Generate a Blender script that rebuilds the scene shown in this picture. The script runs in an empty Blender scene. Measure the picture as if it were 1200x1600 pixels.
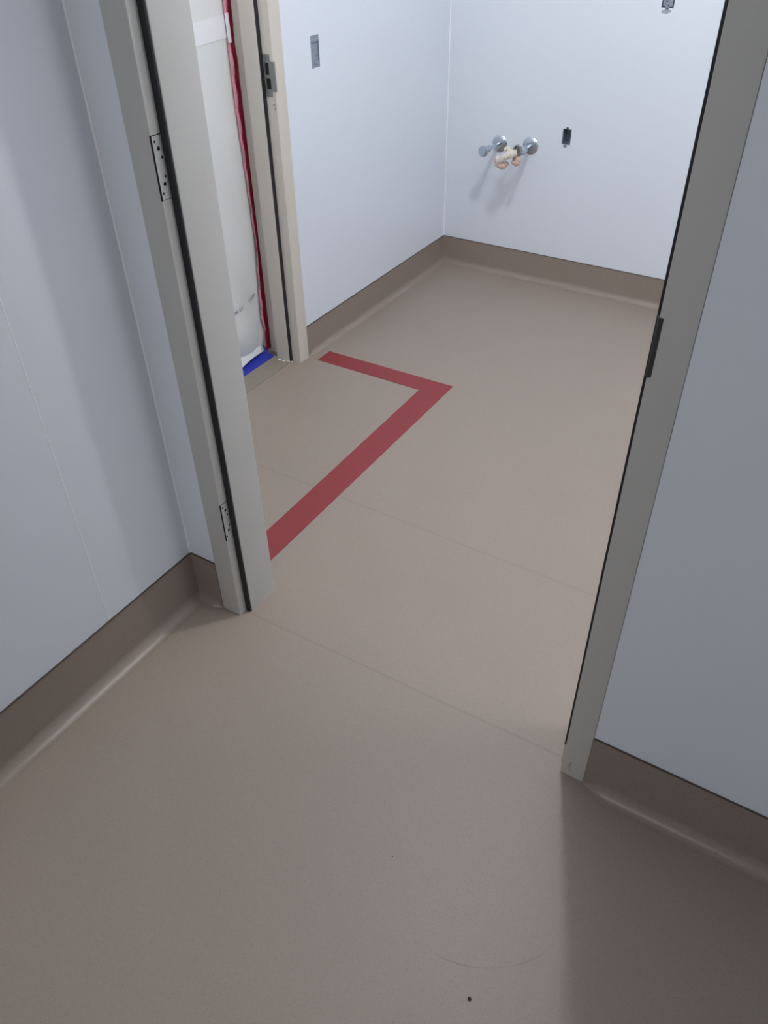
import bpy, bmesh, math, random
from mathutils import Vector, Matrix
random.seed(7)
S = bpy.context.scene
C = S.collection
PI = math.pi

# ------------------------------------------------------------------ camera
CAM_H = 1.5
YAW, PITCH, ROLL, FPX = -0.5685, -0.6866, -0.0212, 1245.2
cy, sy, cp, sp, cr, sr = math.cos(YAW), math.sin(YAW), math.cos(PITCH), math.sin(PITCH), math.cos(ROLL), math.sin(ROLL)
fh = Vector((sy, cy, 0)); rt = Vector((cy, -sy, 0)); upv = Vector((0, 0, 1))
fwd = fh * cp + upv * sp
u0 = -fh * sp + upv * cp
R2 = rt * cr + u0 * sr
U2 = -rt * sr + u0 * cr
cd = bpy.data.cameras.new('camera')
cam = bpy.data.objects.new('camera', cd); C.objects.link(cam)
M = Matrix((( R2.x, U2.x, -fwd.x, 0), (R2.y, U2.y, -fwd.y, 0), (R2.z, U2.z, -fwd.z, CAM_H), (0, 0, 0, 1)))
cam.matrix_world = M
cd.sensor_fit = 'VERTICAL'; cd.sensor_height = 24.0
cd.lens = FPX / 1600.0 * 24.0
cd.clip_start = 0.02
S.camera = cam

# ------------------------------------------------------------------ world, lights, exposure
w = bpy.data.worlds.new('world'); S.world = w; w.use_nodes = True
w.node_tree.nodes['Background'].inputs[0].default_value = (0.6, 0.7, 0.85, 1)
w.node_tree.nodes['Background'].inputs[1].default_value = 0.02
S.view_settings.view_transform = 'Standard'
S.view_settings.look = 'None'
S.view_settings.exposure = 0.0
S.view_settings.gamma = 1.0
S.view_settings.use_curve_mapping = False
FAR_LAMP = (-0.517, 1.716, 2.75)
NEAR_LAMP = (-0.45, -1.20, 2.75)
FAR_FILL = (0.55, 1.46, 2.75)  # added fill that brightens the far room's back wall and floor
FAR_W, FAR_FILL_W, NEAR_W, BEYOND_W = 53.0, 9.5, 16.0, 12.0
def lamp(name, kind, loc, watts, col, size, rot=(0, 0, 0)):
    d = bpy.data.lights.new(name, kind); d.energy = watts; d.color = col
    if kind == 'AREA':
        d.shape = 'DISK'; d.size = size
    else:
        d.shadow_soft_size = size
    o = bpy.data.objects.new(name, d); o.location = loc; o.rotation_euler = rot; C.objects.link(o)
    return o
LIGHT_COL = (1.0, 0.985, 0.98)
lamp('bulb_light_far_room', 'POINT', FAR_LAMP, FAR_W, LIGHT_COL, 0.035)
lamp('panel_light_near_room', 'AREA', (NEAR_LAMP[0], NEAR_LAMP[1], NEAR_LAMP[2] - 0.02), NEAR_W, LIGHT_COL, 0.55)
lamp('fill_light_far_room', 'AREA', (FAR_FILL[0], FAR_FILL[1], FAR_FILL[2] - 0.02), FAR_FILL_W, LIGHT_COL, 0.5)  # added fill light, not an observed lamp
lamp('light_beyond_sheet', 'AREA', (-2.5, 1.75, 2.5), BEYOND_W, LIGHT_COL, 0.5)

# ------------------------------------------------------------------ materials
def lin(c):
    return tuple((x / 12.92 if x <= 0.04045 else ((x + 0.055) / 1.055) ** 2.4) for x in c)
def rgb(r, g, b): return lin((r / 255, g / 255, b / 255)) + (1,)
def base(name, col, rough=0.5, metal=0.0, spec=0.5):
    m = bpy.data.materials.new(name); m.use_nodes = True
    b = m.node_tree.nodes['Principled BSDF']
    b.inputs['Base Color'].default_value = col
    b.inputs['Roughness'].default_value = rough
    b.inputs['Metallic'].default_value = metal
    b.inputs['Specular IOR Level'].default_value = spec
    return m, m.node_tree.nodes, m.node_tree.links, b
def noisy(name, col, var=0.06, scale=8, rough=0.5, metal=0.0, bump=0.0, bscale=60, spec=0.5, detail=4):
    m, N, L, b = base(name, col, rough, metal, spec)
    tc = N.new('ShaderNodeTexCoord')
    n = N.new('ShaderNodeTexNoise'); n.inputs['Scale'].default_value = scale; n.inputs['Detail'].default_value = detail
    L.new(tc.outputs['Object'], n.inputs['Vector'])
    mx = N.new('ShaderNodeMix'); mx.data_type = 'RGBA'
    mx.inputs[6].default_value = tuple(c * (1 - var) for c in col[:3]) + (1,)
    mx.inputs[7].default_value = tuple(min(1, c * (1 + var)) for c in col[:3]) + (1,)
    L.new(n.outputs['Fac'], mx.inputs[0]); L.new(mx.outputs[2], b.inputs['Base Color'])
    if bump:
        n2 = N.new('ShaderNodeTexNoise'); n2.inputs['Scale'].default_value = bscale
        L.new(tc.outputs['Object'], n2.inputs['Vector'])
        bp = N.new('ShaderNodeBump'); bp.inputs['Strength'].default_value = bump; bp.inputs['Distance'].default_value = 0.002
        L.new(n2.outputs['Fac'], bp.inputs['Height']); L.new(bp.outputs['Normal'], b.inputs['Normal'])
    return m

WALLM = noisy('white_wall_panel', (0.752, 0.797, 0.855, 1), var=0.015, scale=3, rough=0.34, bump=0.06, bscale=9)
CEILM = noisy('ceiling_white', (0.72, 0.75, 0.8, 1), var=0.02, rough=0.8)
FRAMEM = noisy('cream_grey_frame_paint', (0.535, 0.525, 0.495, 1), var=0.03, scale=14, rough=0.42, bump=0.08, bscale=220)
BEADM = noisy('corner_joint', rgb(245, 247, 250), var=0.01, rough=0.4)
SEALM = noisy('black_rubber_seal', rgb(30, 31, 36), var=0.1, rough=0.55)
EDGEM = noisy('dark_brown_edge', rgb(80, 70, 64), var=0.05, rough=0.6)
STEELM = noisy('painted_hinge_steel', rgb(205, 208, 203), var=0.06, scale=60, rough=0.45, metal=0.15)
HOLEM = noisy('dark_hole', rgb(22, 22, 24), var=0.1, rough=0.9)
STRIKEM = noisy('worn_dark_steel', rgb(78, 78, 80), var=0.1, scale=90, rough=0.4, metal=0.6)
LATCHM = noisy('grey_steel', rgb(140, 141, 138), var=0.08, scale=80, rough=0.4, metal=0.5)
CHROMEM = noisy('chrome', (0.55, 0.61, 0.67, 1), var=0.03, rough=0.22, metal=1.0)
REDM = noisy('red_vinyl_stripe', (0.24, 0.030, 0.034, 1), var=0.05, scale=900, rough=0.45, detail=2)
REDTAPEM = noisy('red_zip_tape', rgb(165, 22, 58), var=0.12, scale=60, rough=0.45, bump=0.3, bscale=80)
PINKM = noisy('pinkish_crinkled_tape', rgb(218, 150, 165), var=0.3, scale=160, rough=0.4, bump=0.8, bscale=170)
BLUEM = noisy('blue_floor_tape', rgb(36, 50, 165), var=0.06, scale=30, rough=0.55, bump=0.1, bscale=60)
THRM = noisy('grey_brown_threshold', rgb(140, 132, 118), var=0.12, scale=30, rough=0.45, bump=0.05)
SHEETM = noisy('white_plastic_sheet', rgb(226, 228, 226), var=0.03, scale=5, rough=0.38, bump=0.25, bscale=18)
_b = SHEETM.node_tree.nodes['Principled BSDF']; _b.inputs['Transmission Weight'].default_value = 0.0
WTAPEM = noisy('white_tape', rgb(238, 238, 242), var=0.01, rough=0.3)
INKM = noisy('faded_grey_ink', rgb(140, 142, 150), var=0.1, rough=0.8)
BOXM = noisy('galvanised_box_steel', rgb(96, 104, 112), var=0.2, scale=40, rough=0.45, metal=0.4)
DARKBOXM = noisy('dark_steel_box', rgb(135, 147, 160), var=0.25, scale=50, rough=0.5, metal=0.3)
GREYPLM = noisy('dull_grey_plate', rgb(140, 149, 162), var=0.08, scale=30, rough=0.5, metal=0.15)
SMEARM = noisy('grey_smear', rgb(165, 170, 180), var=0.2, scale=160, rough=0.8)
RAGM = noisy('cream_wrap', rgb(222, 212, 200), var=0.10, scale=50, rough=0.8, bump=0.6, bscale=120)
PINKRAGM = noisy('pinkish_wrap', rgb(206, 178, 166), var=0.2, scale=40, rough=0.8, bump=0.6, bscale=120)
CAULKM = noisy('white_caulk', rgb(235, 235, 235), var=0.02, rough=0.5)
DIRTM = noisy('dark_crumb', rgb(48, 40, 36), var=0.3, scale=200, rough=0.9)
LAMPM, _n, _l, _bb = base('lamp_diffuser', (0.9, 0.95, 1, 1), 0.5)
_bb.inputs['Emission Color'].default_value = (0.9, 0.97, 1, 1); _bb.inputs['Emission Strength'].default_value = 2.0

def vinyl(name, lines):
    m, N, L, b = base(name, rgb(168, 153, 142), 0.47, 0, 0.42)
    def math_(op, a, bb=None, cc=None):
        n = N.new('ShaderNodeMath'); n.operation = op
        for i, v in enumerate((a, bb, cc)):
            if v is None: continue
            if isinstance(v, (int, float)): n.inputs[i].default_value = v
            else: L.new(v, n.inputs[i])
        return n.outputs[0]
    tc = N.new('ShaderNodeTexCoord')
    def noise(scale, detail=2, rough=0.5):
        n = N.new('ShaderNodeTexNoise'); n.inputs['Scale'].default_value = scale; n.inputs['Detail'].default_value = detail
        n.inputs['Roughness'].default_value = rough
        L.new(tc.outputs['Object'], n.inputs['Vector']); return n.outputs['Fac']
    fine = noise(330, 3, 0.7); mid = noise(110, 2); big = noise(2.2, 3)
    speck = N.new('ShaderNodeMapRange'); L.new(fine, speck.inputs[0])
    speck.inputs[1].default_value = 0.56; speck.inputs[2].default_value = 0.72
    light = N.new('ShaderNodeMapRange'); L.new(noise(420, 2, 0.6), light.inputs[0])
    light.inputs[1].default_value = 0.60; light.inputs[2].default_value = 0.78
    val = math_('ADD', 1.0, math_('MULTIPLY', math_('SUBTRACT', mid, 0.5), 0.10))
    val = math_('ADD', val, math_('MULTIPLY', math_('SUBTRACT', big, 0.5), 0.10))
    val = math_('SUBTRACT', val, math_('MULTIPLY', speck.outputs[0], 0.32))
    val = math_('ADD', val, math_('MULTIPLY', light.outputs[0], 0.12))
    bumph = None
    if lines:
        sx = N.new('ShaderNodeSeparateXYZ'); L.new(tc.outputs['Object'], sx.inputs[0])
        X, Y = sx.outputs[0], sx.outputs[1]
        wob = math_('MULTIPLY', math_('SUBTRACT', noise(3.0, 2), 0.5), 0.010)
        for y0, slope, x0, xa, xb, width, dark in lines:
            ly = math_('ADD', y0, math_('MULTIPLY', math_('SUBTRACT', X, x0), slope))
            d = math_('ABSOLUTE', math_('ADD', math_('SUBTRACT', Y, ly), wob))
            g = N.new('ShaderNodeMapRange'); L.new(d, g.inputs[0])
            g.inputs[1].default_value = 0.0; g.inputs[2].default_value = width
            g.inputs[3].default_value = 1.0; g.inputs[4].default_value = 0.0; g.interpolation_type = 'SMOOTHSTEP'
            msk = math_('MULTIPLY', math_('GREATER_THAN', X, xa), math_('LESS_THAN', X, xb))
            gg = math_('MULTIPLY', g.outputs[0], msk)
            val = math_('SUBTRACT', val, math_('MULTIPLY', gg, dark))
            bumph = gg if bumph is None else math_('ADD', bumph, gg)
        # curved rubber scuff on the near floor
        cx, cyy, rr = SCUFF
        dx = math_('SUBTRACT', X, cx); dy = math_('SUBTRACT', Y, cyy)
        dist = math_('SQRT', math_('ADD', math_('MULTIPLY', dx, dx), math_('MULTIPLY', dy, dy)))
        ad = math_('ABSOLUTE', math_('SUBTRACT', dist, rr))
        g = N.new('ShaderNodeMapRange'); L.new(ad, g.inputs[0])
        g.inputs[1].default_value = 0.0; g.inputs[2].default_value = 0.0022; g.inputs[3].default_value = 1; g.inputs[4].default_value = 0
        msk = math_('MULTIPLY', math_('LESS_THAN', Y, 0.64), math_('GREATER_THAN', X, -0.30))
        brk = N.new('ShaderNodeMapRange'); L.new(noise(14, 2), brk.inputs[0])
        brk.inputs[1].default_value = 0.36; brk.inputs[2].default_value = 0.56
        sc = math_('MULTIPLY', math_('MULTIPLY', g.outputs[0], msk), brk.outputs[0])
        val = math_('SUBTRACT', val, math_('MULTIPLY', sc, 0.30))
        # faint grey smudges beyond the doorway
        for (mx_, my_, mr_, amt) in ((-1.03, 1.60, 0.035, 0.14), (-0.90, 1.61, 0.02, 0.12), (-0.55, 0.55, 0.05, 0.04)):
            ddx = math_('SUBTRACT', X, mx_); ddy = math_('MULTIPLY', math_('SUBTRACT', Y, my_), 2.2)
            dd = math_('SQRT', math_('ADD', math_('MULTIPLY', ddx, ddx), math_('MULTIPLY', ddy, ddy)))
            g = N.new('ShaderNodeMapRange'); L.new(dd, g.inputs[0])
            g.inputs[1].default_value = 0.0; g.inputs[2].default_value = mr_; g.inputs[3].default_value = 1; g.inputs[4].default_value = 0
            br = N.new('ShaderNodeMapRange'); L.new(noise(45, 3), br.inputs[0])
            br.inputs[1].default_value = 0.48; br.inputs[2].default_value = 0.62
            val = math_('SUBTRACT', val, math_('MULTIPLY', math_('MULTIPLY', g.outputs[0], br.outputs[0]), amt))
    hsv = N.new('ShaderNodeHueSaturation'); hsv.inputs['Color'].default_value = FLOORCOL
    L.new(val, hsv.inputs['Value']); L.new(hsv.outputs[0], b.inputs['Base Color'])
    bp = N.new('ShaderNodeBump'); bp.inputs['Strength'].default_value = 0.25; bp.inputs['Distance'].default_value = 0.0015
    h = math_('MULTIPLY', fine, 0.25)
    h = math_('ADD', h, math_('MULTIPLY', noise(9, 2), 0.8))
    if bumph is not None: h = math_('ADD', h, math_('MULTIPLY', bumph, 0.9))
    L.new(h, bp.inputs['Height']); L.new(bp.outputs['Normal'], b.inputs['Normal'])
    return m
FLOORCOL = (0.312, 0.255, 0.214, 1)
# circle through the scuff's three points
def circ(a, b, c):
    ax, ay = a; bx, by = b; cx, cy_ = c
    d = 2 * (ax * (by - cy_) + bx * (cy_ - ay) + cx * (ay - by))
    ux = ((ax*ax+ay*ay)*(by-cy_) + (bx*bx+by*by)*(cy_-ay) + (cx*cx+cy_*cy_)*(ay-by)) / d
    uy = ((ax*ax+ay*ay)*(cx-bx) + (bx*bx+by*by)*(ax-cx) + (cx*cx+cy_*cy_)*(bx-ax)) / d
    return ux, uy, math.hypot(ax-ux, ay-uy)
SCUFF = circ((-0.289, 0.539), (-0.180, 0.561), (-0.101, 0.630))
FLOORM = vinyl('beige_speckled_vinyl', [(1.0165, 0.0165, -1.078, -1.09, -0.2, 0.006, 0.11),
                                        (1.540, -0.011, -1.365, -1.7, -0.3, 0.007, 0.075)])
FLOORCOL = (0.284, 0.230, 0.192, 1)  # floor vinyl darkened for the cove, shade put into its colour
COVEM = vinyl('beige_speckled_vinyl_cove_shaded', [])
COVEM.node_tree.nodes['Principled BSDF'].inputs['Roughness'].default_value = 0.36

# ------------------------------------------------------------------ helpers
def obj(name, bm, mat, parent=None, smooth=False):
    bmesh.ops.recalc_face_normals(bm, faces=bm.faces)
    me = bpy.data.meshes.new(name); bm.to_mesh(me); bm.free()
    me.materials.append(mat)
    if smooth:
        for p in me.polygons: p.use_smooth = True
        try: me.set_sharp_from_angle(angle=math.radians(40))
        except Exception: pass
    o = bpy.data.objects.new(name, me); C.objects.link(o)
    if parent: o.parent = parent
    return o
def root(name, loc=(0, 0, 0)):
    o = bpy.data.objects.new(name, None); o.location = loc; o.empty_display_size = 0.05; C.objects.link(o); return o
def tag(o, label=None, cat=None, group=None, kind=None):
    if label: o['label'] = label
    if cat: o['category'] = cat
    if group: o['group'] = group
    if kind: o['kind'] = kind
    return o
def bx(bm, x0, x1, y0, y1, z0, z1, bev=0.0, off=(0, 0, 0)):
    r = bmesh.ops.create_cube(bm, size=1)
    vs = r['verts']
    for v in vs:
        v.co = Vector((x0 + (v.co.x + .5) * (x1 - x0) - off[0], y0 + (v.co.y + .5) * (y1 - y0) - off[1], z0 + (v.co.z + .5) * (z1 - z0) - off[2]))
    if bev:
        es = {e for v in vs for e in v.link_edges}
        bmesh.ops.bevel(bm, geom=list(es), offset=bev, segments=2, affect='EDGES', profile=0.6)
def prism(bm, pts, z0, z1, off=(0, 0, 0), bev=0.0, ends=None):
    """vertical prism of a plan polygon"""
    a = [bm.verts.new((x - off[0], y - off[1], z0 - off[2])) for x, y in pts]
    b = [bm.verts.new((x - off[0], y - off[1], z1 - off[2])) for x, y in pts]
    n = len(pts); fs = [bm.faces.new(a[::-1]), bm.faces.new(b)]
    ver = []
    for i in range(n):
        fs.append(bm.faces.new((a[i], a[(i+1) % n], b[(i+1) % n], b[i])))
    if bev:
        bm.edges.ensure_lookup_table()
        ver = [e for e in bm.edges if e.verts[0] in a and e.verts[1] in b or e.verts[0] in b and e.verts[1] in a]
        bmesh.ops.bevel(bm, geom=ver, offset=bev, segments=3, affect='EDGES', profile=0.5)
def tube(bm, pts, rad, seg=16, caps=True):
    """swept round tube; rad float or list"""
    pts = [Vector(p) for p in pts]
    n = len(pts)
    if not isinstance(rad, (list, tuple)): rad = [rad] * n
    rings = []
    ref = None
    for i, p in enumerate(pts):
        t = (pts[min(i+1, n-1)] - pts[max(i-1, 0)])
        if t.length < 1e-9: t = Vector((0, 0, 1))
        t.normalize()
        if ref is None:
            ref = Vector((0, 0, 1)) if abs(t.z) < 0.9 else Vector((1, 0, 0))
        a = (ref - t * ref.dot(t)).normalized(); ref = a; b = t.cross(a)
        rings.append([bm.verts.new(p + (a * math.cos(2*PI*k/seg) + b * math.sin(2*PI*k/seg)) * rad[i]) for k in range(seg)])
    for i in range(n-1):
        for k in range(seg):
            bm.faces.new((rings[i][k], rings[i][(k+1) % seg], rings[i+1][(k+1) % seg], rings[i+1][k]))
    if caps:
        bm.faces.new(rings[0][::-1]); bm.faces.new(rings[-1])
def lathe(bm, origin, axis, prof, seg=32):
    """prof: list of (distance along axis, radius)"""
    o = Vector(origin); ax = Vector(axis).normalized()
    tube_pts = [o + ax * d for d, r in prof]
    a = ax.orthogonal().normalized(); b = ax.cross(a)
    rings = [[bm.verts.new(o + ax * d + (a * math.cos(2*PI*k/seg) + b * math.sin(2*PI*k/seg)) * max(r, 1e-4)) for k in range(seg)] for d, r in prof]
    for i in range(len(rings)-1):
        for k in range(seg):
            bm.faces.new((rings[i][k], rings[i][(k+1) % seg], rings[i+1][(k+1) % seg], rings[i+1][k]))
    bm.faces.new(rings[0][::-1]); bm.faces.new(rings[-1])
def spline(pts, n=8):
    P = [Vector(p) for p in pts]; out = []
    for i in range(len(P)-1):
        p0, p1, p2, p3 = P[max(i-1, 0)], P[i], P[i+1], P[min(i+2, len(P)-1)]
        for k in range(n):
            t = k / n
            out.append(0.5*((2*p1) + (-p0+p2)*t + (2*p0-5*p1+4*p2-p3)*t*t + (-p0+3*p1-3*p2+p3)*t**3))
    out.append(P[-1]); return out
def holed(bm, axis, p0, p1, a0, a1, z0, z1, holes):
    """wall slab normal to axis (0=x, 1=y) between p0 and p1, spanning a0..a1, with rectangular holes (a,b,za,zb)"""
    As = sorted({a0, a1} | {h[0] for h in holes} | {h[1] for h in holes})
    Zs = sorted({z0, z1} | {h[2] for h in holes} | {h[3] for h in holes})
    for i in range(len(As)-1):
        for j in range(len(Zs)-1):
            ca, cz = (As[i]+As[i+1])/2, (Zs[j]+Zs[j+1])/2
            if any(h[0] < ca < h[1] and h[2] < cz < h[3] for h in holes): continue
            if axis == 0: bx(bm, p0, p1, As[i], As[i+1], Zs[j], Zs[j+1])
            else: bx(bm, As[i], As[i+1], p0, p1, Zs[j], Zs[j+1])

# ------------------------------------------------------------------ measured plan (metres)
L1 = -1.2207      # near room, left wall
P0, P1 = 0.9985, 1.1165   # partition between the two rooms
L2 = -1.7469      # far room, left wall
BK = 3.3072       # far room, back wall
XR = 1.25         # right walls, outside the frame
YN = -2.30        # near room, rear wall behind the camera
CH = 2.85
S1, S2 = 0.153, 0.1225    # skirting heights, near and far
JL, JR = -1.0813, -0.2080
HEAD = 2.04
FD0, FD1 = 1.235, 2.151   # far doorway rebate edges along y

# ------------------------------------------------------------------ setting
bm = bmesh.new(); bx(bm, L2 - 0.03, XR, YN, BK, -0.05, 0.0)
tag(obj('floor', bm, FLOORM), 'beige speckled vinyl floor running through the doorway', None, None, 'structure')
bm = bmesh.new(); bx(bm, -3.3, L2 - 0.03, 0.6, BK, -0.05, 0.0)
tag(obj('floor', bm, THRM), 'bare grey floor beyond the sheeted doorway', None, None, 'structure')
bm = bmesh.new(); bx(bm, -3.3, XR + 0.1, YN - 0.1, BK + 0.1, CH, CH + 0.05)
tag(obj('ceiling', bm, CEILM), 'white ceiling', None, None, 'structure')

BOXL = (2.356, 2.402, 0.9745, 1.067)            # y0,y1,z0,z1 on the far left wall
BOXB = (-1.2195, -1.183, 0.5905, 0.6495)        # x0,x1,z0,z1 on the back wall
BOXT = (-0.9120, -0.8685, 1.0785, 1.172)
bm = bmesh.new(); bx(bm, L1 - 0.1, L1, YN, P0, 0, CH)
tag(obj('wall_left', bm, WALLM), 'white panelled wall on the left of the near room', None, None, 'structure')
bm = bmesh.new()
bx(bm, L1 - 0.1, -1.1395, P0, P1, 0, CH); bx(bm, -0.1575, XR, P0, P1, 0, CH)
bx(bm, -1.1395, -0.1575, P0, P1, HEAD + 0.058, CH)
bx(bm, L2 - 0.12, L1 - 0.1, P0, P1, 0, CH)
tag(obj('wall_front', bm, WALLM), 'white partition wall around the near doorway', None, None, 'structure')
bm = bmesh.new()
holed(bm, 0, L2 - 0.12, L2, P1, BK, 0, CH, [(FD0 - 0.0545, FD1 + 0.0545, 0, HEAD + 0.055), BOXL])
tag(obj('wall_far_left', bm, WALLM), 'white left wall of the far room', None, None, 'structure')
bm = bmesh.new(); holed(bm, 1, BK, BK + 0.1, -3.3, XR + 0.1, 0, CH, [BOXB, BOXT])
tag(obj('wall_back', bm, WALLM), 'white back wall of the far room', None, None, 'structure')
bm = bmesh.new(); bx(bm, XR, XR + 0.1, YN, BK, 0, CH)
tag(obj('wall_right', bm, WALLM), 'white right wall outside the picture', None, None, 'structure')
bm = bmesh.new(); bx(bm, L1 - 0.1, XR + 0.1, YN - 0.1, YN, 0, CH)
tag(obj('wall_rear', bm, WALLM), 'white wall behind the camera', None, None, 'structure')
bm = bmesh.new(); bx(bm, -3.4, -3.3, 0.5, BK, 0, CH); bx(bm, -3.3, L2 - 0.12, 0.5, 0.6, 0, CH)
tag(obj('wall_beyond', bm, WALLM), 'pale wall of the room beyond the plastic sheet', None, None, 'structure')

# joints between wall panels
bm = bmesh.new(); tube(bm, [(L2 + 0.0005, BK - 0.0005, S2), (L2 + 0.0005, BK - 0.0005, CH)], 0.0032, 8)
tag(obj('trim_1', bm, BEADM, smooth=True), 'thin pale joint up the far room corner', None, None, 'structure')
bm = bmesh.new(); bx(bm, L1, L1 + 0.0005, 0.7262, 0.7286, S1, CH, 0.0002)
tag(obj('trim_2', bm, BEADM), 'thin pale panel joint up the near left wall', None, None, 'structure')
bm = bmesh.new(); tube(bm, [(L1 + 0.0005, P0 - 0.0005, S1), (L1 + 0.0005, P0 - 0.0005, CH)], 0.003, 8)
tag(obj('trim_3', bm, BEADM, smooth=True), 'thin joint up the near left corner', None, None, 'structure')

def cove_prof(s, r=0.030, t=0.0025):
    pr = [(0.0, s), (t, s), (t, r)]
    for k in range(1, 11):
        a = (PI / 2) * k / 10
        pr.append((t + r - r * math.cos(a), r - r * math.sin(a) + 0.0002))
    pr.append((0.0, 0.0002))
    return pr
def baseboard(name, label, frm, to, inward, s, m0, m1, r=0.030, taper=-1):
    """cove skirting from frm to to (on the wall line), inward = unit normal into the room, m0/m1 = mitre (1) or square (0)"""
    f, t, n = Vector(frm + (0,)), Vector(to + (0,)), Vector(inward + (0,))
    d = (t - f).normalized()
    pr = cove_prof(s, r)
    bm = bmesh.new(); k = len(pr); Ln = (t - f).length
    secs = [(0.0, 1)]
    if taper == 0: secs = [(0.0, 0.15), (0.008, 0.26), (0.018, 0.52), (0.030, 0.80), (0.042, 0.96), (0.052, 1)]
    tail = [(Ln, 1)]
    if taper == 1: tail = [(Ln - 0.030, 1), (Ln - 0.024, 0.93), (Ln - 0.016, 0.72), (Ln - 0.008, 0.42), (Ln, 0.2)]
    rings = []
    for i, (dist, sc) in enumerate(secs + tail):
        mm = m0 if i == 0 else (-m1 if i == len(secs + tail) - 1 else 0)
        rings.append([bm.verts.new(f + d * (dist + o_ * sc * mm) + n * (o_ if o_ <= 0.0026 else 0.0025 + (o_ - 0.0025) * sc) + Vector((0, 0, z if z > r - 1e-6 else z * sc + 0.0002))) for o_, z in pr])
    for A, B in zip(rings, rings[1:]):
        for i in range(k): bm.faces.new((A[i], A[(i+1) % k], B[(i+1) % k], B[i]))
    bm.faces.new(rings[0][::-1]); bm.faces.new(rings[-1])
    o = tag(obj(name, bm, COVEM, smooth=True), label, None, None, 'structure')
    # thin dark strip along the top edge
    bm = bmesh.new()
    pr2 = [(0.0, s), (0.0034, s), (0.0034, s + 0.0022), (0.0, s + 0.0022)]
    A = [bm.verts.new(f + n * q + d * (q * m0) + Vector((0, 0, z))) for q, z in pr2]
    B = [bm.verts.new(t + n * q - d * (q * m1) + Vector((0, 0, z))) for q, z in pr2]
    for i in range(4): bm.faces.new((A[i], A[(i+1) % 4], B[(i+1) % 4], B[i]))
    bm.faces.new(A[::-1]); bm.faces.new(B)
    c = obj('top_edge_strip', bm, EDGEM, o); c['label'] = 'dark thin edge along the skirting top'
    return o
baseboard('baseboard_left', 'brown coved vinyl skirting along the near left wall', (L1, YN), (L1, P0), (1, 0), S1, 0, 1)
baseboard('baseboard_front_left', 'short brown coved skirting between the left corner and door frame', (L1, P0), (-1.1395, P0), (0, -1), S1, 1, 0, 0.030, 1)
baseboard('baseboard_front_right', 'brown coved vinyl skirting right of the door frame', (-0.1575, P0), (XR, P0), (0, -1), S1, 0, 0, 0.030, 0)
baseboard('baseboard_far_left', 'beige coved skirting along the far room left wall', (L2, FD1 + 0.0545), (L2, BK), (1, 0), S2, 0, 1, 0.026, 0)
baseboard('baseboard_back', 'beige coved skirting along the far room back wall', (L2, BK), (XR, BK), (0, -1), S2, 1, 0, 0.026)

# ------------------------------------------------------------------ near door frame (no leaf)
F0, RB, F1 = 0.9970, 1.0240, 1.1185
d1 = root('door_1', ((JL + JR) / 2, 1.05, 0)); O1 = tuple(d1.location)
tag(d1, 'empty cream grey metal door frame between the two rooms', None, None, 'structure')
def rel(o, r):   # shape given in world metres -> child of a root that is only translated
    o.parent = r; return o
# left jamb: notched for the hinge leaves
HI, LO = (1.0440, 1.1505), (0.2540, 0.3620)
jpl = [(-1.1390, F0), (JL, F0), (JL, RB), (-1.0645, RB), (-1.0645, F1), (-1.1390, F1)]
notch = [(-1.1390, F0), (JL - 0.0025, F0), (JL - 0.0025, RB), (-1.0645, RB), (-1.0645, F1), (-1.1390, F1)]
bm = bmesh.new()
for z0, z1, pl in ((0, LO[0], jpl), (LO[0], LO[1], notch), (LO[1], HI[0], jpl), (HI[0], HI[1], notch), (HI[1], HEAD + 0.0545, jpl)):
    prism(bm, pl, z0, z1, O1, bev=0.0018)
o = obj('jamb', bm, FRAMEM, d1, smooth=True)
JR0 = JR
jpr = [(-0.1580, F0), (JR, F0), (JR, RB), (-0.2168, RB), (-0.2168, F1), (-0.1580, F1)]
bm = bmesh.new(); prism(bm, jpr[::-1], 0, HEAD + 0.0545, O1, bev=0.0018)
jr_ = obj('jamb', bm, FRAMEM, d1, smooth=True)
bm = bmesh.new()
bx(bm, JL, JR, F0, F1, HEAD, HEAD + 0.0545, 0.0015, O1); bx(bm, -1.0645, -0.2168, RB, F1, HEAD - 0.0165, HEAD + 0.001, 0.0015, O1)
obj('head', bm, FRAMEM, d1)
def seal_bm(x0, x1, z0, z1, off, y=RB):
    bm = bmesh.new(); bx(bm, x0, x1, y - 0.0045, y + 0.0005, z0, z1, 0.0014, off); return bm
s_ = obj('rubber_seal', seal_bm(-1.0812, -1.0665, 0.001, HEAD - 0.017, O1), SEALM, d1); s_['label'] = 'black rubber seal strip'
s_ = obj('rubber_seal', seal_bm(-0.2166, -0.2080, 0.062, HEAD - 0.017, O1), SEALM, d1); s_['label'] = 'black rubber seal strip'
# worn scuff on the foot of the right jamb
bm = bmesh.new()
def ribbon(bm, pts, wid, y, off):
    vs = []
    for i, (x, z) in enumerate(pts):
        a = Vector(pts[min(i+1, len(pts)-1)]) - Vector(pts[max(i-1, 0)]); a.normalize(); nrm = Vector((-a.y, a.x))
        ww = wid * (0.5 + 0.5 * math.sin(PI * (i + .5) / len(pts)))
        vs.append([bm.verts.new((x + s * nrm.x * ww - off[0], yy - off[1], z + s * nrm.y * ww - off[2])) for s in (1, -1) for yy in (y,)])
    for i in range(len(vs)-1): bm.faces.new((vs[i][0], vs[i+1][0], vs[i+1][1], vs[i][1]))
ribbon(bm, [(-0.1870, 0.0490), (-0.1905, 0.044), (-0.1925, 0.036), (-0.1915, 0.027), (-0.1890, 0.021)], 0.0009, F0 - 0.0004, O1)
ribbon(bm, [(-0.1985, 0.033), (-0.1950, 0.031), (-0.1915, 0.030)], 0.0008, F0 - 0.0004, O1)
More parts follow.
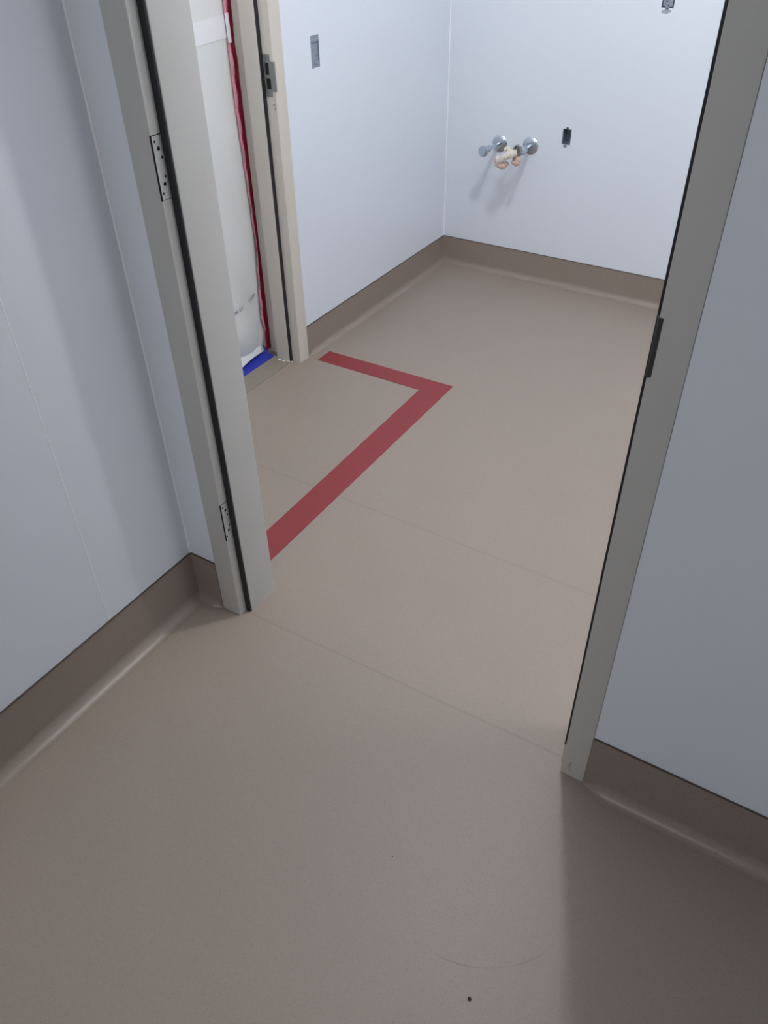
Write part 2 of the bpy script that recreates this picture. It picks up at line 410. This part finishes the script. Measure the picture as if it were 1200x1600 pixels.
SCUFFM = noisy('brown_scuff', rgb(140, 132, 124), var=0.2, scale=300, rough=0.8)
o = obj('scuff_mark', bm, SCUFFM, jr_, smooth=False); jr_['label'] = 'right jamb, plain with dark strike lip'
# hinge leaves
def hinge(z0, z1, label):
    bm = bmesh.new(); xf = JL - 0.0004
    bx(bm, JL - 0.0026, xf, F0 + 0.0015, RB - 0.002, z0 + 0.001, z1 - 0.001, 0.0006, O1)
    h = obj('hinge_leaf', bm, STEELM, d1); h['label'] = label
    hz = z1 - z0; ym = (F0 + RB) / 2
    spots = [(1.0040, .90, .0016), (1.0105, .79, .0026), (1.0150, .65, .0017), (1.0150, .36, .0017), (1.0105, .245, .0026), (1.0030, .115, .0016)]
    for y, f, r in spots:
        bm = bmesh.new(); lathe(bm, (xf - 0.001 - O1[0], y - O1[1], z0 + f * hz), (1, 0, 0), [(0, r * 0.5), (0.0012, r * 1.35), (0.00125, r * 1.35)], 14)
        obj('screw_hole', bm, HOLEM, h)
    # dark gap round the leaf's front edge
    bm = bmesh.new(); bx(bm, JL - 0.0024, JL + 0.00015, F0 - 0.0003, F0 + 0.0018, z0, z1, 0, O1)
    bx(bm, JL - 0.0024, JL + 0.00005, F0 + 0.0012, RB - 0.004, z1 - 0.0013, z1 + 0.0003, 0, O1)
    g = obj('gap', bm, HOLEM, h)
    # rubber swelling behind the leaf where the seal bulges over the recess
    return h
hinge(HI[0], HI[1], 'upper hinge leaf, pale steel with six dark holes')
hinge(LO[0], LO[1], 'lower hinge leaf, pale steel with six dark holes')
# strike lip curling round the edge of the right jamb
bm = bmesh.new()
prof = [(-0.2105, 1.0140), (-0.2105, 1.0000), (-0.2100, 0.9965), (-0.2075, 0.9945), (-0.2045, 0.9948), (-0.2022, 0.9966), (-0.2018, 0.9972), (-0.2080, 0.9985), (-0.2080, 1.0140)]
prism(bm, prof, 0.9480, 1.0350, O1)
es = [e for e in bm.edges if abs(e.verts[0].co.z - e.verts[1].co.z) < 1e-6]
bmesh.ops.bevel(bm, geom=es, offset=0.0008, segments=2, affect='EDGES')
sk = obj('strike_plate', bm, STRIKEM, d1, smooth=True); sk['label'] = 'dark rounded steel lip on the right jamb edge'

# ------------------------------------------------------------------ far door frame
d2 = root('door_2', (L2, (FD0 + FD1) / 2, 0)); O2 = tuple(d2.location)
tag(d2, 'cream door frame in the far room, opening closed off with white plastic', None, None, 'structure')
XF = L2 + 0.006
FRAME2 = noisy('warm_cream_frame', (0.64, 0.595, 0.52, 1), var=0.03, scale=14, rough=0.45, bump=0.08, bscale=220)  # warmer, lighter tone than the near frame
def fjamb(ya, sgn):
    # ya: rebate edge; sgn +1 frame body lies towards +y
    pl = [(XF, ya + sgn*0.054), (XF, ya), (-1.7830, ya), (-1.7830, ya - sgn*0.014), (-1.8450, ya - sgn*0.014), (-1.8450, ya + sgn*0.020), (-1.9000, ya + sgn*0.020), (-1.9000, ya + sgn*0.054)]
    bm = bmesh.new(); prism(bm, pl if sgn > 0 else pl[::-1], 0, HEAD + 0.0545, O2, bev=0.0016)
    return obj('jamb', bm, FRAME2, d2, smooth=True)
fjamb(FD1, 1); fjamb(FD0, -1)
bm = bmesh.new(); bx(bm, -1.9, XF, FD0, FD1, HEAD, HEAD + 0.0545, 0.0015, O2); bx(bm, -1.855, -1.783, FD0 + 0.013, FD1 - 0.013, HEAD - 0.013, HEAD + 0.001, 0.001, O2)
obj('head', bm, FRAME2, d2)
bm = bmesh.new(); bx(bm, -1.7835, -1.7785, FD1 - 0.0138, FD1 - 0.0005, 0.001, HEAD - 0.014, 0.001, O2)
s_ = obj('rubber_seal', bm, SEALM, d2); s_['label'] = 'black rubber seal strip'
bm = bmesh.new(); bx(bm, -1.7835, -1.7785, FD0 + 0.0005, FD0 + 0.0125, 0.001, HEAD - 0.014, 0.001, O2)
s_ = obj('rubber_seal', bm, SEALM, d2); s_['label'] = 'black rubber seal strip'
# latch strike
bm = bmesh.new()
bx(bm, -1.7765, -1.7530, FD1 - 0.0016, FD1 + 0.0002, 0.9290, 1.0460, 0.0004, O2)
bx(bm, -1.7530, XF + 0.0014, FD1 - 0.0016, FD1 + 0.0008, 0.9440, 1.0270, 0.0006, O2)
bx(bm, XF - 0.0002, XF + 0.0018, FD1 - 0.0016, FD1 + 0.0065, 0.9440, 1.0270, 0.0006, O2)
sp_ = obj('strike_plate', bm, LATCHM, d2); sp_['label'] = 'grey steel strike plate with two dark slots'
for z0, z1, x0, x1 in ((0.9900, 1.0230, -1.7715, -1.7585), (0.9500, 0.9800, -1.7710, -1.7550)):
    bm = bmesh.new(); bx(bm, x0, x1, FD1 - 0.0021, FD1 - 0.0012, z0, z1, 0.0003, O2)
    obj('slot', bm, HOLEM, sp_)
bm = bmesh.new(); bx(bm, -1.7560, -1.7480, FD1 - 0.0008, FD1, 0.9045, 0.9075, 0.0002, O2); bx(bm, -1.7500, -1.7470, FD1 - 0.0008, FD1, 0.8900, 0.9000, 0.0002, O2)
obj('chipped_paint', bm, SCUFFM, d2)
# threshold between floor coverings and the caulk left on it
bm = bmesh.new(); bx(bm, -1.8600, -1.7755, FD0, FD1 - 0.013, -0.004, 0.0022, 0.0008, O2)
tt = obj('threshold', bm, THRM, d2); tt['label'] = 'grey brown threshold strip'
bm = bmesh.new()
for (x, y, rx, ry) in ((-1.826, 2.127, .008, .0045), (-1.806, 2.127, .008, .004), (-1.772, 2.136, .004, .002), (-1.788, 2.134, .010, .0016)):
    r = bmesh.ops.create_icosphere(bm, subdivisions=2, radius=1)
    for v in r['verts']: v.co = Vector((x - O2[0] + v.co.x * rx, y - O2[1] + v.co.y * ry, 0.0022 + max(0, v.co.z) * 0.003))
cc = obj('caulk_blob', bm, CAULKM, d2, smooth=True); cc['label'] = 'white caulk blobs at the jamb foot'

# ------------------------------------------------------------------ red line laid into the floor
bm = bmesh.new()
pts = [(-1.697, 2.2025), (-1.2450, 2.2035), (-1.2290, 1.125), (-1.1430, 1.125), (-1.1490, 2.2870), (-1.697, 2.2830)]
a = [bm.verts.new((x, y, 0.0001)) for x, y in pts]; b = [bm.verts.new((x, y, 0.0011)) for x, y in pts]
bm.faces.new(a[::-1]); bm.faces.new(b)
for i in range(len(pts)): bm.faces.new((a[i], a[(i+1) % 6], b[(i+1) % 6], b[i]))
tag(obj('floor_stripe', bm, REDM), 'red L-shaped stripe on the beige floor marking off the far doorway', 'floor marking')

# ------------------------------------------------------------------ plastic sheet closing off the far doorway
sh = root('plastic_sheet', (-1.91, 1.7, 0)); OS = tuple(sh.location)
tag(sh, 'white plastic sheet hung over the far doorway, edged with red tape', 'plastic sheet')
def interp(tab, z):
    if z >= tab[0][0]: return tab[0][1]
    for (za, va), (zb, vb) in zip(tab, tab[1:]):
        if zb <= z <= za: return va + (vb - va) * (za - z) / (za - zb)
    return tab[-1][1]
def sheet_x(y, z):
    e = min(1, max(0, (2.165 - y) / 0.06))
    lo = max(0, 1 - z / 0.9)
    x = 0.004 * math.sin(9.0 * y + 2.0 * z) + 0.010 * lo * math.sin(16 * y + 5.5 * z)
    x += 0.008 * lo * math.sin(31 * (y * 0.8 + z * 0.55))
    # bottom billows into the room beyond and its hem curls forward
    bot = max(0, 1 - z / 0.16)
    x += -0.030 * bot * bot
    return -1.912 + x * e
bm = bmesh.new()
NY, NZ = 70, 150
edge = [(2.0, 2.160), (1.18, 2.150), (1.08, 2.146), (0.9, 2.146), (0.615, 2.157), (0.476, 2.166), (0.29, 2.152), (0.195, 2.146), (0.14, 2.146), (0.088, 2.158), (0.05, 2.154), (0.02, 2.142), (0, 2.135)]
grid = []
for j in range(NZ + 1):
    z = 0.006 + (2.03 - 0.006) * (j / NZ) ** 1.5
    ye = interp(edge, z)
    row = []
    for i in range(NY + 1):
        y = 1.24 + (ye - 1.24) * (i / NY)
        zz = z
        if j == 0: zz = 0.004 + 0.02 * max(0, (2.14 - y)) 
        row.append(bm.verts.new((sheet_x(y, z) - OS[0], y - OS[1], zz)))
    grid.append(row)
for j in range(NZ):
    for i in range(NY):
        bm.faces.new((grid[j][i], grid[j][i+1], grid[j+1][i+1], grid[j+1][i]))
sheet = obj('sheet', bm, SHEETM, sh, smooth=True)
mod = sheet.modifiers.new('thickness', 'SOLIDIFY'); mod.thickness = 0.0008
# loose bottom fold resting on the floor, curling towards the threshold
bm = bmesh.new()
fold = []
for i in range(41):
    f = i / 40; y = 1.26 + (2.140 - 1.26) * f
    depth = 0.016 * (0.65 + 0.35 * math.sin(14 * y)) * min(1, (2.155 - y) / 0.05)
    prof = [(-0.030, 0.075), (-0.022, 0.050), (-0.004, 0.032), (0.35 * depth, 0.020), (0.7 * depth, 0.013), (depth, 0.012)]
    fold.append([bm.verts.new((-1.912 + a_ - OS[0], y - OS[1], h_ + 0.004 * math.sin(25 * y))) for a_, h_ in prof])
for i in range(40):
    for k in range(5): bm.faces.new((fold[i][k], fold[i+1][k], fold[i+1][k+1], fold[i][k+1]))
fo = obj('hem_fold', bm, SHEETM, sh, smooth=True)
mod = fo.modifiers.new('thickness', 'SOLIDIFY'); mod.thickness = 0.0008
def strip(name, tab, mat, xoff, wav, label):
    """tab: (z, y_left, y_right)"""
    bm = bmesh.new(); rows = []
    zs = [2.0 - 2.0 * k / 260 for k in range(260)]
    tl = [(t[0], t[1]) for t in tab]; tr = [(t[0], t[2] + (0.007 if mat is REDTAPEM else -0.0035)) for t in tab]
    rnd = random.Random(name)
    for z in zs:
        if z < tab[-1][0]: break
        yl, yr = interp(tl, z), interp(tr, z)
        jit = wav * (rnd.random() - 0.5)
        row = []
        for k in range(5):
            y = yl + (yr - yl) * k / 4 + (jit if k in (0,) else 0)
            row.append(bm.verts.new((-1.912 + xoff + wav * 1.1 * math.sin(70 * z + k * 1.7) + (rnd.random() - .5) * wav - OS[0], y - OS[1], z)))
        rows.append(row)
    for a_, b_ in zip(rows, rows[1:]):
        for k in range(4): bm.faces.new((a_[k], a_[k+1], b_[k+1], b_[k]))
    o = obj(name, bm, mat, sh, smooth=True); o['label'] = label
    m_ = o.modifiers.new('thickness', 'SOLIDIFY'); m_.thickness = 0.0010; m_.offset = 1
    return o
strip('red_tape', [(2.0, 2.168, 2.186), (1.177, 2.164, 2.183), (1.12, 2.163, 2.176), (1.10, 2.1615, 2.171), (1.062, 2.1615, 2.171), (1.05, 2.159, 2.174), (0.9, 2.159, 2.176), (0.61, 2.163, 2.183), (0.467, 2.165, 2.179), (0.285, 2.158, 2.180), (0.13, 2.155, 2.179), (0.082, 2.156, 2.177), (0.006, 2.150, 2.175)],
      REDTAPEM, 0.004, 0.0012, 'solid red tape down the sheet edge')
strip('crinkled_tape', [(2.0, 2.148, 2.166), (1.18, 2.146, 2.164), (1.10, 2.144, 2.162), (0.9, 2.141, 2.160), (0.615, 2.153, 2.166), (0.478, 2.158, 2.167), (0.42, 2.166, 2.168), (0.29, 2.151, 2.160), (0.195, 2.142, 2.159), (0.142, 2.144, 2.158), (0.088, 2.156, 2.160)],
      PINKM, 0.006, 0.0022, 'pinkish crinkled tape beside the red one')
bm = bmesh.new(); rows = []
for i in range(40):
    y = 1.60 + (2.150 - 1.60) * i / 39; dz = 0.028 * (y - 2.15) 
    rows.append([bm.verts.new((sheet_x(y, z) + 0.0022 - OS[0], y - OS[1], z)) for z in (1.081 + dz, 1.10 + dz, 1.12 + dz, 1.1425 + dz)])
for a_, b_ in zip(rows, rows[1:]):
    for k in range(3): bm.faces.new((a_[k], b_[k], b_[k+1], a_[k+1]))
wt = obj('white_tape', bm, WTAPEM, sh); wt['label'] = 'bright white tape across the sheet'
m_ = wt.modifiers.new('thickness', 'SOLIDIFY'); m_.thickness = 0.0012
bm = bmesh.new(); f = [bm.verts.new((-1.9015 - OS[0], y - OS[1], z)) for y, z in ((2.1400, 1.146), (2.1565, 1.146), (2.1575, 1.066), (2.1420, 1.068))]
bm.faces.new(f); wt2 = obj('white_tape', bm, WTAPEM, wt)
wt2.parent = sh
m_ = wt2.modifiers.new('thickness', 'SOLIDIFY'); m_.thickness = 0.001
def text(body, loc, size, tilt):
    cu = bpy.data.curves.new('print', 'FONT'); cu.body = body; cu.size = size; cu.extrude = 0.0002
    to = bpy.data.objects.new('tmp', cu); C.objects.link(to)
    bpy.context.view_layer.update()
    dg = bpy.context.evaluated_depsgraph_get()
    me = bpy.data.meshes.new_from_object(to.evaluated_get(dg)); bpy.data.objects.remove(to)
    me.materials.clear(); me.materials.append(INKM)
    o = bpy.data.objects.new('printed_text', me); C.objects.link(o); o.parent = sh
    # text x -> +y (right as seen from the room), text y -> +z, facing +x
    Rm = Matrix(((0, 0, 1), (1, 0, 0), (0, 1, 0))) @ Matrix.Rotation(tilt, 3, 'Z')
    o.matrix_local = Matrix.Translation(Vector(loc) - Vector(OS)) @ Rm.to_4x4()
    o['label'] = 'faint grey printing'
text("RK 20'", (sheet_x(2.02, 0.22) + 0.004, 1.998, 0.218), 0.020, 0.12)
text("/15PP", (sheet_x(2.12, 0.25) + 0.004, 2.088, 0.232), 0.018, 0.36)

# blue tape on the floor beyond the threshold
bm = bmesh.new()
pts = [(-1.861, FD0 + 0.01), (-1.861, 2.128), (-1.868, 2.146), (-1.899, 2.149), (-1.925, 2.185), (-2.02, 2.185), (-2.02, FD0 + 0.01)]
a = [bm.verts.new((x, y, 0.0001)) for x, y in pts]; b = [bm.verts.new((x, y, 0.0016)) for x, y in pts]
bm.faces.new(a[::-1]); bm.faces.new(b)
for i in range(len(pts)): bm.faces.new((a[i], a[(i+1) % len(pts)], b[(i+1) % len(pts)], b[i]))
tag(obj('blue_tape', bm, BLUEM), 'blue tape on the floor under the plastic sheet', 'tape')

# ------------------------------------------------------------------ electrical boxes
def gang_box(name, axis, a0, a1, z0, z1, depth, label, mat):
    """open box set in a wall hole; axis 1: in back wall (opens to -y); axis 0: in left wall (opens to +x)"""
    t = 0.0015
    if axis == 1: r = root(name, ((a0 + a1) / 2, BK, z0))
    else: r = root(name, (L2, (a0 + a1) / 2, z0))
    tag(r, label, 'electrical box', 'electrical boxes cut into the far room walls')
    O = tuple(r.location); bm = bmesh.new()
    def b(aa, ab, d0, d1, za, zb):
        if axis == 1: bx(bm, aa, ab, BK + d0, BK + d1, za, zb, 0, O)
        else: bx(bm, L2 - d1, L2 - d0, aa, ab, za, zb, 0, O)
    b(a0, a1, depth - t, depth, z0, z1)
    b(a0, a0 + t, 0.0005, depth, z0, z1); b(a1 - t, a1, 0.0005, depth, z0, z1)
    b(a0, a1, 0.0005, depth, z0, z0 + t); b(a0, a1, 0.0005, depth, z1 - t, z1)
    obj('box_shell', bm, mat, r)
    return r, O
# dark open one right of the valves
r, O = gang_box('electrical_box', 1, *BOXB, 0.045, 'dark open electrical box in the back wall, right of the chrome valves', DARKBOXM)
bm = bmesh.new(); lathe(bm, (0, -0.0015, BOXB[3] - O[2] + 0.0025), (0, 1, 0), [(0, 0.0052), (0.002, 0.0052)], 18); obj('mounting_ear', bm, BOXM, r)
bm = bmesh.new(); lathe(bm, (-0.002, -0.0015, -0.0040), (0, 1, 0), [(0, 0.0075), (0.002, 0.0075)], 18)
bx(bm, -0.0085, 0.0045, -0.0011, 0.0006, -0.010, 0.001); obj('mounting_ear', bm, GREYPLM, r)
bm = bmesh.new(); tube(bm, spline([(0.012, 0.040, 0.050), (0.014, 0.020, 0.032), (0.008, 0.006, 0.012), (0.000, 0.012, 0.005)]), 0.0014, 8)
obj('wire', bm, BOXM, r, smooth=True)
bm = bmesh.new(); tube(bm, spline([(-0.008, 0.040, 0.030), (-0.006, 0.012, 0.014), (-0.004, 0.006, 0.006)]), 0.0022, 8)
obj('wire', bm, BOXM, r, smooth=True)
# top right one, with a device strap and plaster smeared below
r, O = gang_box('electrical_box', 1, *BOXT, 0.045, 'grey electrical box with a strap at the top right of the back wall', DARKBOXM)
bm = bmesh.new(); bx(bm, -0.0165, 0.0165, -0.001, 0.001, 0.006, 0.0880, 0.0004)
bx(bm, -0.0075, 0.0075, -0.0015, 0.0006, -0.006, 0.0990, 0.0004)
st_ = obj('device_strap', bm, GREYPLM, r)
for x, z in ((-0.004, 0.020), (0.003, 0.009), (0, -0.001), (0.008, 0.028)):
    bm = bmesh.new(); lathe(bm, (x, -0.0021, z), (0, 1, 0), [(0, 0.0022), (0.0008, 0.0022)], 12); obj('screw_hole', bm, HOLEM, st_)
bm = bmesh.new()
for x, z, a_, b_ in ((-0.010, -0.0105, .009, .006), (0.001, -0.0115, .007, .0065), (0.010, -0.009, .006, .004)):
    rr = bmesh.ops.create_icosphere(bm, subdivisions=2, radius=1)
    for v in rr['verts']: v.co = Vector((x + v.co.x * a_, -0.0001 + v.co.y * 0.0006, z + v.co.z * b_))
obj('plaster_smear', bm, SMEARM, r)
# tall one in the left wall, covered by a dull plate
r, O = gang_box('electrical_box', 0, *BOXL, 0.045, 'tall electrical box with dull grey plate in the far left wall', DARKBOXM)
yw = (BOXL[1] - BOXL[0]) / 2; zh = BOXL[3] - BOXL[2]
bm = bmesh.new(); bx(bm, -0.0060, -0.0048, -yw + 0.0035, yw - 0.0006, 0.018, zh - 0.016, 0.0004)
bx(bm, -0.0025, -0.001, -yw + 0.001, yw - 0.001, zh - 0.018, zh - 0.001, 0.0004)
bx(bm, -0.0025, -0.001, -yw + 0.001, yw - 0.001, 0.001, 0.016, 0.0004)
bx(bm, -0.0100, -0.0015, -yw + 0.002, yw - 0.002, zh - 0.020, zh - 0.0175, 0.0004)
bx(bm, -0.0100, -0.0015, -yw + 0.002, yw - 0.002, 0.0155, 0.018, 0.0004)
pl = obj('cover_plate', bm, GREYPLM, r)
for y, z in ((0.012, 0.032), (-0.004, 0.011), (0.006, 0.008)):
    bm = bmesh.new(); lathe(bm, (-0.0049 if z > 0.02 else -0.0012, y, z), (1, 0, 0), [(0, 0.0016), (0.0008, 0.0016)], 12); obj('screw_hole', bm, HOLEM, pl)

# ------------------------------------------------------------------ shut-off valves on the back wall
def valve(loc, label):
    r = root('shutoff_valve', loc)
    tag(r, label, 'valve', 'chrome shut-off valves on the back wall')
    bm = bmesh.new(); lathe(bm, (0, 0, 0), (0, -1, 0), [(0, 0.034), (0.002, 0.034), (0.005, 0.031), (0.008, 0.020), (0.010, 0.014), (0.010, 0.011)], 40)
    obj('escutcheon', bm, CHROMEM, r, smooth=True)
    return r
vl = valve((-1.492, BK, 0.560), 'left chrome shut-off valve with oval handle on the back wall')
bm = bmesh.new(); tube(bm, [(0, -0.010, 0), (0, -0.105, 0.004)], 0.0085, 20); obj('pipe', bm, CHROMEM, vl, smooth=True)
bm = bmesh.new(); lathe(bm, (0, -0.095, 0.003), (0, -1, 0.05), [(0, 0.0105), (0.002, 0.0135), (0.022, 0.0135), (0.026, 0.0100), (0.034, 0.0075)], 6)
obj('nut', bm, CHROMEM, vl)
bm = bmesh.new(); lathe(bm, (0, -0.128, 0.004), (-0.12, -1, 0.0), [(0, 0.008), (0.003, 0.013), (0.010, 0.019), (0.024, 0.0225), (0.029, 0.021), (0.032, 0.012), (0.032, 0.003)], 28)
obj('handle', bm, CHROMEM, vl, smooth=True)
vr = valve((-1.352, BK, 0.568), 'right chrome shut-off valve with cream wrapping on the back wall')
bm = bmesh.new(); tube(bm, [(0, -0.010, 0), (0.004, -0.090, 0.001)], 0.0095, 20); obj('pipe', bm, CHROMEM, vr, smooth=True)
bm = bmesh.new(); lathe(bm, (0.002, -0.070, 0.001), (0.1, -1, 0.0), [(0, 0.012), (0.002, 0.016), (0.028, 0.016), (0.032, 0.0115), (0.055, 0.0115)], 6)
obj('nut', bm, CHROMEM, vr)
bm = bmesh.new(); lathe(bm, (0.000, -0.120, 0.008), (-0.35, -1, 0.25), [(0, 0.010), (0.001, 0.020), (0.008, 0.0225), (0.014, 0.0215), (0.015, 0.0165), (0.008, 0.016), (0.006, 0.005)], 28)
obj('outlet_collar', bm, LATCHM, vr, smooth=True)
def wrap(name, pts, rads, mat, lab):
    sp_ = spline(pts, 8); n = len(sp_)
    rr_ = []
    for i in range(n):
        f = i / (n - 1) * (len(rads) - 1); k = min(int(f), len(rads) - 2)
        rr_.append((rads[k] + (rads[k+1] - rads[k]) * (f - k)) * (1 + 0.10 * math.sin(i * 1.9)))
    bm = bmesh.new(); tube(bm, sp_, rr_, 16); o = obj(name, bm, mat, vr, smooth=True); o['label'] = lab
wrap('wrapping', [(0.000, -0.140, 0.004), (-0.018, -0.150, 0.001), (-0.045, -0.155, -0.014), (-0.070, -0.150, -0.030), (-0.085, -0.140, -0.022)],
     [0.014, 0.0155, 0.0125, 0.013, 0.008], RAGM, 'cream wrapping')
wrap('wrapping', [(-0.086, -0.140, -0.026), (-0.075, -0.145, -0.044), (-0.055, -0.145, -0.050), (-0.035, -0.140, -0.038)],
     [0.010, 0.0145, 0.014, 0.008], PINKRAGM, 'pinkish wrapping end')
wrap('wrapping', [(-0.010, -0.130, -0.010), (0.002, -0.130, -0.022), (0.000, -0.135, -0.034), (-0.018, -0.135, -0.030)],
     [0.014, 0.0145, 0.013, 0.009], PINKRAGM, 'pinkish wrapping lump')
wrap('wrapping', [(-0.062, -0.120, 0.004), (-0.050, -0.118, 0.010), (-0.040, -0.122, -0.004), (-0.058, -0.130, -0.014)],
     [0.008, 0.010, 0.010, 0.008], RAGM, 'cream wrapping loop')

# ------------------------------------------------------------------ crumbs on the near floor
def crumb(loc, r, label):
    bm = bmesh.new(); rnd = random.Random(str(loc))
    rr_ = bmesh.ops.create_icosphere(bm, subdivisions=2, radius=r)
    for v in rr_['verts']:
        k = 0.75 + 0.5 * rnd.random(); v.co *= k; v.co.z = v.co.z * 0.5 + r * 0.40
        if v.co.z < 0: v.co.z = 0
    o = obj('debris_crumb', bm, DIRTM); o.location = loc
    tag(o, label, 'crumb', 'dark crumbs on the near floor')
crumb((-0.173, 0.507, 0.0002), 0.0032, 'larger dark crumb on the near floor at the bottom edge of the photo')
crumb((-0.414, 0.652, 0.0002), 0.0013, 'tiny dark crumb on the near floor left of the scuff arc')

# ------------------------------------------------------------------ lamps (above the frame)
lq = root('ceiling_panel_light', (FAR_FILL[0], FAR_FILL[1], CH))  # unseen fixture made up around the far room's fill light
tag(lq, 'added round fill light, unseen, on the right of the far room', 'lamp')
bm = bmesh.new(); lathe(bm, (0, 0, 0), (0, 0, -1), [(0, 0.31), (0.05, 0.31), (0.06, 0.29)], 48); obj('housing', bm, CEILM, lq, smooth=True)
bm = bmesh.new(); lathe(bm, (0, 0, -0.060), (0, 0, -1), [(0, 0.285), (0.004, 0.285)], 48); obj('diffuser', bm, LAMPM, lq)
lf = root('ceiling_lamp', (FAR_LAMP[0], FAR_LAMP[1], CH))
tag(lf, 'bare bulb holder on the far room ceiling', 'lamp')
bm = bmesh.new(); lathe(bm, (0, 0, 0), (0, 0, -1), [(0, 0.045), (0.012, 0.045), (0.018, 0.02), (0.045, 0.018)], 28); obj('lamp_holder', bm, CEILM, lf, smooth=True)
ln = root('ceiling_panel_light', (NEAR_LAMP[0], NEAR_LAMP[1], CH))
tag(ln, 'round ceiling light in the near room', 'lamp')
bm = bmesh.new(); lathe(bm, (0, 0, 0), (0, 0, -1), [(0, 0.31), (0.05, 0.31), (0.06, 0.29)], 48); obj('housing', bm, CEILM, ln, smooth=True)
bm = bmesh.new(); lathe(bm, (0, 0, -0.060), (0, 0, -1), [(0, 0.285), (0.004, 0.285)], 48); obj('diffuser', bm, LAMPM, ln)
